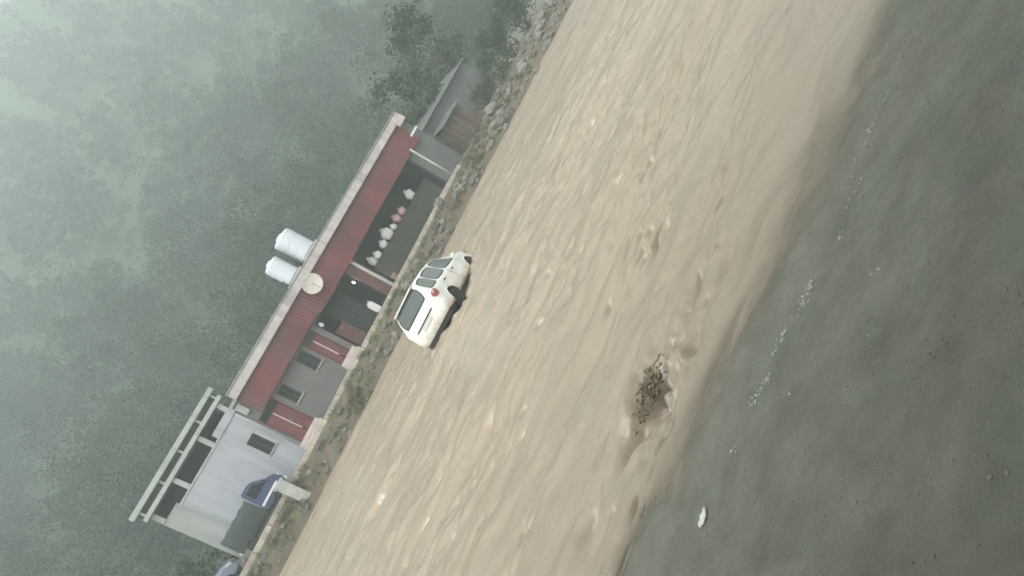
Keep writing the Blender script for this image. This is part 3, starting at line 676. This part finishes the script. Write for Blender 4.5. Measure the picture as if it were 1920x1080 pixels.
# ------------------------------------------------------------------ whitewashed house
def make_house():
    r = thing('whitewashed_house', (.4, YF, ZY-.05), 'whitewashed house with an open gap under its double roof beams', 'building')
    holes = [(1.80, 2.36, 2.50, 3.62)]
    mb = MB(); wall(mb, -1.48, 2.84, ZY-.2, 4.70, YF-.02, YF+.22, holes); mb.build('front_wall', 'white', r)
    window(r, *holes[0], YF-.02)
    mb = MB(); mb.box(-2.46, -1.482, YF+.18, YF+.40, ZY-.2, 4.95); mb.build('annex_wall', 'annex', r)
    mb = MB(); mb.box(-2.46, -2.24, YF+.402, 39.5, ZY-.2, 5.4); mb.box(2.62, 2.84, YF+.222, 39.5, ZY-.2, 5.4); mb.box(-2.238, 2.618, 39.3, 39.5, ZY-.2, 5.4); mb.build('outer_wall', 'annex', r)
    MB().box(1.52, 2.90, YF-.07, YF+.27, 4.702, 5.08).build('raised_parapet', 'white', r, .02)
    MB().box(-1.50, 1.518, YF-.05, YF+.25, 4.702, 4.80).build('wall_coping', 'beam', r, .015)
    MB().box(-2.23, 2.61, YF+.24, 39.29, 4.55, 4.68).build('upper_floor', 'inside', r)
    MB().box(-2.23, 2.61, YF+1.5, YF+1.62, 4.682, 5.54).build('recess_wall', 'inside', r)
    for x in (1.20, -.72): MB().box(x-.11, x+.11, YF-.03, YF+.19, 4.802, 5.54).build('stub_column', 'beam', r, .012)
    MB().box(2.66, 2.86, YF-.03, YF+.19, 5.082, 5.54).build('stub_column', 'beam', r, .012)
    MB().box(-2.44, -2.22, YF+.10, YF+.32, 4.952, 5.54).build('stub_column', 'beam', r, .012)
    MB().box(-2.60, 3.18, YF-.16, YF+.10, 5.542, 5.74).build('lower_beam', 'beam', r, .02)
    MB().box(-2.60, 3.18, YF+.12, 39.6, 5.56, 5.70).build('roof_slab', 'concrete', r)
    mb = MB()
    for x in (-2.4, -1.0, .4, 1.8, 3.0): mb.box(x-.05, x+.05, YF-.10, YF+.0, 5.742, 6.0)
    mb.build('upstand', 'beam', r)
    MB().box(-2.55, 3.13, YF+.03, YF+.09, 5.742, 6.0).build('slit_shade_filler', 'dark', r)  # dark filler put in as the shade of the slit between beams
    MB().box(-2.78, 3.30, YF-.22, YF+.10, 6.002, 6.24).build('upper_beam', 'beam', r, .025)
    # rain pipe where it meets the eatery
    MB().tube((2.74, YF-.09, ZY), (2.74, YF-.09, 4.68), .045, n=8).build('rain_pipe', 'annex', r, smooth=True)
make_house()

# concrete pier that runs down the bank into the water
a = thing('concrete_pier', (.77, 32.0, .4), 'pale concrete pier standing in the bank below the whitewashed house', 'pier')
MB().prism_y([(.55, -.6), (1.02, -.6), (1.0, 1.60), (.53, 1.60)], 31.50, 32.2).build('shaft', 'concrete', a, .03)
MB().box(.48, 1.06, 31.62, 32.26, 1.602, 1.72).build('cap', 'concrete', a, .02)

# ------------------------------------------------------------------ cars
def pchip(xk, yk, x):
    return np.interp(x, xk, yk)
ST = np.array([  # x, half width, sill z, belt z, top z, roof half width
    [-2.16, .66, .46, .84, .86, .60], [-2.13, .78, .38, .92, .94, .70], [-2.08, .83, .34, .98, 1.02, .74], [-2.02, .855, .32, 1.00, 1.13, .72], [-1.90, .865, .31, 1.01, 1.36, .665],
    [-1.78, .868, .30, 1.01, 1.53, .62], [-1.66, .868, .30, 1.005, 1.585, .605], [-1.30, .87, .30, 1.00, 1.625, .60], [-.60, .872, .30, .985, 1.645, .60], [.10, .872, .30, .965, 1.62, .595],
    [.45, .87, .30, .95, 1.56, .60], [.85, .865, .30, .945, 1.33, .64], [1.22, .86, .30, .94, 1.06, .72], [1.34, .855, .30, .93, 1.00, .76], [1.70, .835, .31, .88, .945, .74], [1.98, .78, .34, .78, .84, .66], [2.10, .68, .40, .66, .70, .58], [2.13, .56, .46, .58, .60, .48]])
def section(x):
    hw, zb_, bl, tp, rh = [float(pchip(ST[:, 0], ST[:, i], x)) for i in range(1, 6)]
    pts = [(hw*.90, zb_), (hw*.985, zb_+.07), (hw, zb_+(bl-zb_)*.42), (hw*.985, zb_+(bl-zb_)*.62), (hw*.975, bl-.03), (hw*.955, bl), (rh+(hw*.955-rh)*.06, tp-(tp-bl)*.10), (rh*.90, tp-(tp-bl)*.02), (rh*.5, tp+.015), (0, tp+.022)]
    return pts
def surf(x, t):                                                   # t from 0 (sill) to 9 (roof centre line)
    p = section(x); i = min(int(t), 8); f = t-i
    return p[i][0]*(1-f)+p[i+1][0]*f, p[i][1]*(1-f)+p[i+1][1]*f
WHEELS = (-1.32, 1.28); WR = .31
def make_car(name, loc, rot, paint, label, group=None):
    r = thing(name, loc, label, 'car', group, local=True); r.rotation_euler = rot
    xs = sorted(set(np.round(np.concatenate([np.linspace(-2.16, 2.13, 110), ST[:, 0]]), 4)))
    ts = [0, .5, 1, 1.5, 2, 2.5, 3, 3.5, 4, 4.5, 5, 5.33, 5.66, 6, 6.5, 7, 7.5, 8, 8.5, 9]
    half = [[(x, *surf(x, t)) for t in ts] for x in xs]
    vs = []; fs = []; W_ = 2*len(ts)-1
    for row in half:
        vs += [(x, y, z) for x, y, z in row]+[(x, -y, z) for x, y, z in reversed(row[:-1])]
    for i in range(len(xs)-1):
        for j in range(W_-1):
            q = (i*W_+j, i*W_+j+1, (i+1)*W_+j+1, (i+1)*W_+j)
            c = sum((Vector(vs[k]) for k in q), Vector())/4
            if c.z < .72 and abs(c.y) > .6 and any((c.x-wx)**2+(c.z-WR)**2 < .37**2 for wx in WHEELS): continue
            fs.append(q)
    fs.append(tuple(range(W_))); fs.append(tuple(reversed(range((len(xs)-1)*W_, len(xs)*W_))))
    b = MB().add(vs, fs).build('body', paint, r, smooth=True)
    md = b.modifiers.new('smooth', 'EDGE_SPLIT'); md.split_angle = rad(42)
    def patch(nm, x0, x1, t0, t1, m, side=1, off=.006, rnd=.25, skew=(0, 0, 0, 0), parent=r, nx=14, nt_=8):
        """panel laid on the body between two lengths and two heights, corners rounded"""
        vs = []; fs = []
        for i in range(nx+1):
            for j in range(nt_+1):
                a, c = 2*i/nx-1, 2*j/nt_-1
                a2, c2 = a*math.sqrt(max(0, 1-rnd*c*c)), c*math.sqrt(max(0, 1-rnd*a*a))
                u, v = (a2+1)/2, (c2+1)/2
                t = t0+(t1-t0)*v
                xa = x0+skew[0]*v; xb = x1+skew[1]*v; x = xa+(xb-xa)*u
                y, z = surf(x, t); y1, z1 = surf(x, t+.01); y0, z0 = surf(x, t-.01)
                n_ = Vector((0, z1-z0, -(y1-y0))).normalized()
                vs.append((x, side*(y+n_.y*off), z+n_.z*off))
        for i in range(nx):
            for j in range(nt_): fs.append((i*(nt_+1)+j, (i+1)*(nt_+1)+j, (i+1)*(nt_+1)+j+1, i*(nt_+1)+j+1))
        o = MB().add(vs, fs).build(nm, m, parent, smooth=True); return o
    for s_ in (1, -1):
        for (a, c, sk) in ((-1.74, -1.14, (.10, 0)), (-1.05, -.22, (0, 0)), (-.13, .98, (0, -.44))):
            patch('window_seal', a-.022, c+.022, 5.03, 5.98, 'carblack', s_, .004, .22, sk); patch('side_window', a, c, 5.09, 5.90, 'carglass', s_, .009, .22, sk)
        for (x0, x1) in ((-1.13, -.19), (-.17, .93)):
            for xx in (x0, x1): patch('door_gap', xx-.006, xx+.006, .6, 4.8, 'carblack', s_, .003, 0, nx=1, nt_=10)
        for xx in (-.98, -.02):
            mb = MB(); mb.box(xx, xx+.19, .0, .03, 0, .035); h_ = [(x, s_*(surf(x, 4.1)[0]+y-.002), surf(x, 4.1)[1]-.12+z) for x, y, z in mb.v]; mb.v = h_; mb.build('door_handle', 'carblack', r, .006)
        m1 = MB().box(.72, .86, s_*.86, s_*1.02, .96, 1.09); m1.build('mirror', paint, r, .03)
        # wheels in dark arches
        for wx in WHEELS:
            w_ = thing_part('wheel', r)
            MB().lathe((wx, s_*.745, WR), [(.19, -.10), (.29, -.10), (.31, -.07), (.31, .07), (.29, .10), (.19, .10)], 28, 'y').build('tyre', 'rubber', w_, smooth=True)
            rm = MB(); rm.lathe((wx, s_*.79, WR), [(.20, -.03), (.20, .03), (.17, .03), (.16, .0), (.05, .02)], 20, 'y'); rm.build('rim', 'metal', w_)
            lip = MB(); pr = None
            for i in range(19):
                a = math.pi*(-.02+1.04*i/18); x = wx+.375*math.cos(a); z = WR+.375*math.sin(a); tt = 3.0
                yy = np.interp(z, [surf(x, q)[1] for q in ts[:9]], [surf(x, q)[0] for q in ts[:9]]); p = (x, s_*(float(yy)-.004), z)
                if pr: lip.tube(pr, p, .022, n=6, cap=False)
                pr = p
            lip.build('wheel_arch', paint, r, smooth=True)
        # tail lamp wrapping the corner
        patch('tail_lamp', -2.12, -1.74, 3.2, 5.0, 'tail', s_, .012, .35, (.02, .06)); patch('tail_lamp_lens', -2.05, -1.90, 3.8, 4.55, 'tailpale', s_, .017, .3, (.02, .03))
        patch('headlamp', 1.72, 2.08, 3.2, 4.8, 'chrome', s_, .012, .3)
    # tailgate: glass across the slope, trim bar, plate, bumper
    def cross_patch(nm, xs0, xs1, yh, m, off, rnd=.22):
        vs = []; fs = []; nx, ny = 8, 22
        for i in range(nx+1):
            for j in range(ny+1):
                a, c = 2*i/nx-1, 2*j/ny-1
                a2, c2 = a*math.sqrt(max(0, 1-rnd*c*c)), c*math.sqrt(max(0, 1-rnd*a*a))
                x = xs0+(xs1-xs0)*(a2+1)/2; tp = float(np.interp(x, ST[:, 0], ST[:, 4])); y = yh*c2*(1-.10*(a2+1)/2 if xs0 < 0 else 1-.10*(1-(a2+1)/2))
                tn = (float(np.interp(x+.02, ST[:, 0], ST[:, 4]))-float(np.interp(x-.02, ST[:, 0], ST[:, 4])))/.04
                n_ = Vector((-tn, 0, 1)).normalized(); z = tp+.024-.035*(y/.6)**2
                vs.append((x+n_.x*off, y, z+n_.z*off))
        for i in range(nx):
            for j in range(ny): fs.append((i*(ny+1)+j, (i+1)*(ny+1)+j, (i+1)*(ny+1)+j+1, i*(ny+1)+j+1))
        return MB().add(vs, fs).build(nm, m, r, smooth=True)
    cross_patch('window_seal', -2.075, -1.765, .665, 'carblack', .008); cross_patch('rear_window', -2.055, -1.785, .635, 'carglass', .016)
    cross_patch('window_seal', .50, 1.26, .66, 'carblack', .008); cross_patch('windscreen', .53, 1.23, .63, 'carglass', .016)
    MB().box(-1.88, -1.60, -.56, .56, 1.565, 1.612).build('spoiler', paint, r, .015)
    MB().box(-2.20, -2.14, -.50, .50, .80, .86).build('trim_bar', paint, r, .012)
    MB().box(-2.182, -2.150, -.46, .46, .765, .799).build('plate_recess', 'carblack', r, .01); MB().box(-2.19, -2.179, -.25, .25, .64, .75).build('number_plate', 'plate', r)
    MB().tube((-1.90, .02, 1.36), (-2.02, -.40, 1.16), .010, n=6).build('rear_wiper', 'carblack', r)
    bp = MB(); pts = []
    for i in range(25):
        a = -1+2*i/24; y = .87*a; x = -2.20+.20*abs(a)**4; pts.append((x, y))
    vs = []; fs = []
    for x, y in pts: vs += [(x+.06, y*.96, .60), (x, y, .575), (x-.01, y, .45), (x+.02, y*.985, .34), (x+.22, y*.96, .34), (x+.22, y*.94, .60)]
    for i in range(24):
        for k in range(6): fs.append((i*6+k, (i+1)*6+k, (i+1)*6+(k+1) % 6, i*6+(k+1) % 6))
    fs += [tuple(range(6)), tuple(reversed(range(24*6, 25*6)))]
    bp.add(vs, fs).build('bumper', paint, r, smooth=True).modifiers.new('split', 'EDGE_SPLIT').split_angle = rad(40)
    MB().box(-2.12, -1.7, -.74, .74, .20, .345).build('valance', 'carblack', r, .03)
    MB().box(-1.95, 1.95, -.66, .66, .20, .52).build('underbody', 'carblack', r, .02)
    MB().box(1.98, 2.16, -.72, .72, .30, .52).build('front_bumper', paint, r, .05)
    MB().box(2.08, 2.15, -.40, .40, .545, .64).build('grille', 'carblack', r, .02)
    return r
def thing_part(name, parent):
    o = bpy.data.objects.new(name, None); C.objects.link(o); o.parent = parent; o['_o'] = (0., 0., 0.); return o
make_car('swept_car', (CAR.x, CAR.y, -.29), (rad(-4.2), rad(6.2), rad(90-CAR_AZ)), 'carpaint', 'white estate car being swept along by the muddy flood')
make_car('parked_car', (-4.6, 33.65, ZY-.02), (0, 0, rad(2)), 'bluecar', 'blue grey car parked on the road behind the small blue truck')

# ------------------------------------------------------------------ small truck with canvas body
def make_truck():
    X0, Y0, Z0 = -2.15, 33.42, ZY-.03
    r = thing('canvas_truck', (-.5, Y0, Z0), 'small blue truck with a dark green canvas body parked by the whitewashed house', 'truck')
    ya, yb = Y0-.72, Y0+.72
    cab = [(-.25, Z0+.36), (1.12, Z0+.36), (1.18, Z0+.62), (1.12, Z0+.92), (.82, Z0+1.10), (.42, Z0+1.58), (.20, Z0+1.66), (-.25, Z0+1.66)]
    MB().prism_y(cab, ya, yb).build('cab', 'truckblue', r, .05)
    MB().prism_y([(-.10, Z0+1.06), (.66, Z0+1.06), (.32, Z0+1.50), (-.10, Z0+1.50)], ya-.012, ya-.004).build('side_window', 'pane', r)
    MB().add([(.80, ya+.10, Z0+1.15), (.80, yb-.10, Z0+1.15), (.47, yb-.12, Z0+1.54), (.47, ya+.12, Z0+1.54)], [(0, 1, 2, 3)]).build('windscreen', 'carglass', r).location.x = .02
    MB().box(-.20, .90, ya-.022, ya-.006, Z0+.62, Z0+.72).build('side_stripe', 'whitepaint', r, .006)
    MB().box(1.14, 1.24, ya+.02, yb-.02, Z0+.34, Z0+.50).build('bumper', 'whitepaint', r, .03)
    for y in (ya+.16, yb-.16): MB().tube((1.14, y, Z0+.72), (1.19, y, Z0+.72), .085, n=16).build('headlamp', 'chrome', r)
    MB().box(.02, .10, ya-.02, ya-.008, Z0+.88, Z0+.92).build('door_handle', 'carblack', r)
    MB().box(.62, .70, ya-.16, ya-.01, Z0+1.05, Z0+1.25).build('mirror', 'carblack', r, .02)
    # load bed and canvas with hoops showing through
    MB().box(X0, -.29, ya, yb, Z0+.44, Z0+.62).build('load_bed', 'dark', r, .015)
    n, mm = 26, 12; vs = []; fs = []
    for i in range(n+1):
        t = i/n; x = X0-.01+(-.31-X0)*t; sag = .02*math.cos(t*2*math.pi*4)
        for j in range(mm+1):
            a = math.pi*j/mm; yy = Y0-.735*math.copysign(abs(math.cos(a))**.45, math.cos(a)); zz = Z0+.60+(.84+sag)*math.sin(a)**.5
            vs.append((x, yy, zz))
    for i in range(n):
        for j in range(mm): fs.append((i*(mm+1)+j, (i+1)*(mm+1)+j, (i+1)*(mm+1)+j+1, i*(mm+1)+j+1))
    fs.append(tuple(range(mm+1))); fs.append(tuple(reversed(range(n*(mm+1), (n+1)*(mm+1)))))
    cv = MB().add(vs, fs).build('canvas_cover', 'canvas', r, smooth=True); cv.modifiers.new('split', 'EDGE_SPLIT').split_angle = rad(50)
    MB().box(X0+.3, 1.0, ya+.15, yb-.15, Z0+.28, Z0+.44).build('chassis', 'dark', r)
    for wx in (-1.65, .55):
        for s_ in (-1, 1):
            w_ = thing_part('wheel', r); w_['_o'] = tuple(r['_o'])
            MB().lathe((wx, Y0+s_*.64, Z0+.27), [(.15, -.08), (.25, -.08), (.27, -.05), (.27, .05), (.25, .08), (.15, .08)], 22, 'y').build('tyre', 'rubber', w_, smooth=True)
            MB().lathe((wx, Y0+s_*.68, Z0+.27), [(.155, -.03), (.155, .03), (.12, .03), (.05, .04)], 16, 'y').build('rim', 'metal', w_)
    MB().box(X0-.06, X0-.012, ya+.1, yb-.1, Z0+.44, Z0+.60).build('tailboard', 'whitepaint', r, .01)
make_truck()

# ------------------------------------------------------------------ beyond the eatery: hut, tin shed, compound wall
def make_hut():
    r = thing('board_hut', (20.6, 33.9, ZY-.05), 'low brown board hut beside the end of the eatery', 'hut')
    x = 20.15
    while x < 21.9:
        MB().box(x, x+.165, 33.5, 33.53, ZY-.06, 2.75+random.gauss(0, .02)).build('plank', 'brownwood', r); x += .175
    MB().box(20.15, 20.18, 33.532, 34.6, ZY-.06, 2.72).build('side_wall', 'brownwood', r); MB().box(21.86, 21.89, 33.532, 34.6, ZY-.06, 2.72).build('side_wall', 'brownwood', r); MB().box(20.182, 21.858, 34.57, 34.6, ZY-.06, 2.9).build('back_wall', 'brownwood', r)
    n = 20; vs = []; fs = []
    for i in range(n+1):
        xx = 20.0+2.05*i/n; o_ = .018*math.cos(i*2.2); vs += [(xx, 33.2, 2.78+o_), (xx, 34.8, 3.02+o_)]
    for i in range(n): fs.append((2*i, 2*i+2, 2*i+3, 2*i+1))
    o = MB().add(vs, fs).build('tin_roof', 'greysheet', r); o.modifiers.new('thick', 'SOLIDIFY').thickness = .006
    r2 = thing('tin_shed', (23.4, 36.2, ZY-.05), 'grey tin shed set back beyond the board hut', 'shed')
    x = 20.6
    while x < 26.2:
        n = 10; vs = []; fs = []
        for i in range(n+1): vs += [(x+.82*i/n, 36.0+.02*math.cos(i*2.5), ZY-.06), (x+.82*i/n, 36.0+.02*math.cos(i*2.5), 3.62)]
        for i in range(n): fs.append((2*i, 2*i+2, 2*i+3, 2*i+1))
        o = MB().add(vs, fs).build('wall_sheet', 'greysheet', r2); o.modifiers.new('thick', 'SOLIDIFY').thickness = .006; x += .81
    MB().box(20.62, 20.66, 36.03, 39, ZY-.06, 3.9).box(26.1, 26.14, 36.03, 39, ZY-.06, 3.9).box(20.662, 26.098, 38.96, 39, ZY-.06, 4.1).build('side_wall', 'greysheet', r2)
    vs = []; fs = []; n = 60
    for i in range(n+1):
        xx = 20.4+6*i/n; o_ = .02*math.cos(i*1.9); vs += [(xx, 35.7, 3.66+o_), (xx, 39.2, 4.2+o_)]
    for i in range(n): fs.append((2*i, 2*i+2, 2*i+3, 2*i+1))
    o = MB().add(vs, fs).build('roof', 'greysheet', r2); o.modifiers.new('thick', 'SOLIDIFY').thickness = .006
make_hut()

# ------------------------------------------------------------------ added house, unseen behind the camera, to put the near bank in shade
def make_shade_house():
    ya = -2.0; z0 = float(bank_z(np.array([0.]), np.array([ya]))[0])-.25
    r = thing('added_shade_house', (2, ya-2, z0), 'unseen three storey grey house with a jutting balcony, added to shade the near bank', 'building')
    holes = []
    for fl in (0, 1, 2):
        for k in range(6):
            x = -8.6+k*3.4
            holes.append((x, x+1.3, z0+1.2+fl*3.3, z0+2.5+fl*3.3) if (k+fl) % 3 else (x+.1, x+1.1, z0+.16+fl*3.3, z0+2.5+fl*3.3))
    mb = MB(); wall(mb, -10, 13.4, z0-.3, z0+10.5, ya-.24, ya, [h for h in holes]); mb.build('front_wall', 'annex', r)
    mb = MB(); mb.box(-10, -9.76, ya-7, ya-.242, z0-.3, z0+10.5); mb.box(13.16, 13.4, ya-7, ya-.242, z0-.3, z0+10.5); mb.box(-9.758, 13.158, ya-7, ya-6.76, z0-.3, z0+10.5); mb.build('outer_wall', 'annex', r)
    for h in holes:
        if h[3]-h[2] < 2:
            f = MB().box(h[0], h[1], ya-.18, ya-.13, h[2], h[2]+.06).box(h[0], h[1], ya-.18, ya-.13, h[3]-.06, h[3]).box(h[0], h[0]+.06, ya-.18, ya-.13, h[2]+.06, h[3]-.06).box(h[1]-.06, h[1], ya-.18, ya-.13, h[2]+.06, h[3]-.06).build('window', 'frame', r); sub(f, r)
            MB().box(h[0]+.06, h[1]-.06, ya-.165, ya-.15, h[2]+.06, h[3]-.06).build('pane', 'pane', f)
        else:
            d = MB().box(h[0], h[1], ya-.18, ya-.13, h[2], h[3]).build('door', 'brownwood', r); sub(d, r); MB().tube((h[0]+.1, ya-.10, h[2]+1), (h[0]+.1, ya-.10, h[2]+1.15), .014, n=6).build('handle', 'metal', d)
    MB().box(-10.3, 13.7, ya-7.3, ya+.55, z0+10.502, z0+10.68).build('roof_slab', 'concrete', r, .02)
    MB().box(-10.1, 13.5, ya+.002, ya+1.0, z0+3.14, z0+3.28).build('balcony_slab', 'concrete', r, .015)
    for k in range(48):
        x = -10+k*.5; MB().box(x-.015, x+.015, ya+.93, ya+.96, z0+3.282, z0+4.2).build('baluster', 'metal', r)
    MB().box(-10.1, 13.55, ya+.91, ya+.98, z0+4.202, z0+4.26).build('hand_rail', 'metal', r)
make_shade_house()

for o in bpy.data.objects:
    if '_o' in o: del o['_o']
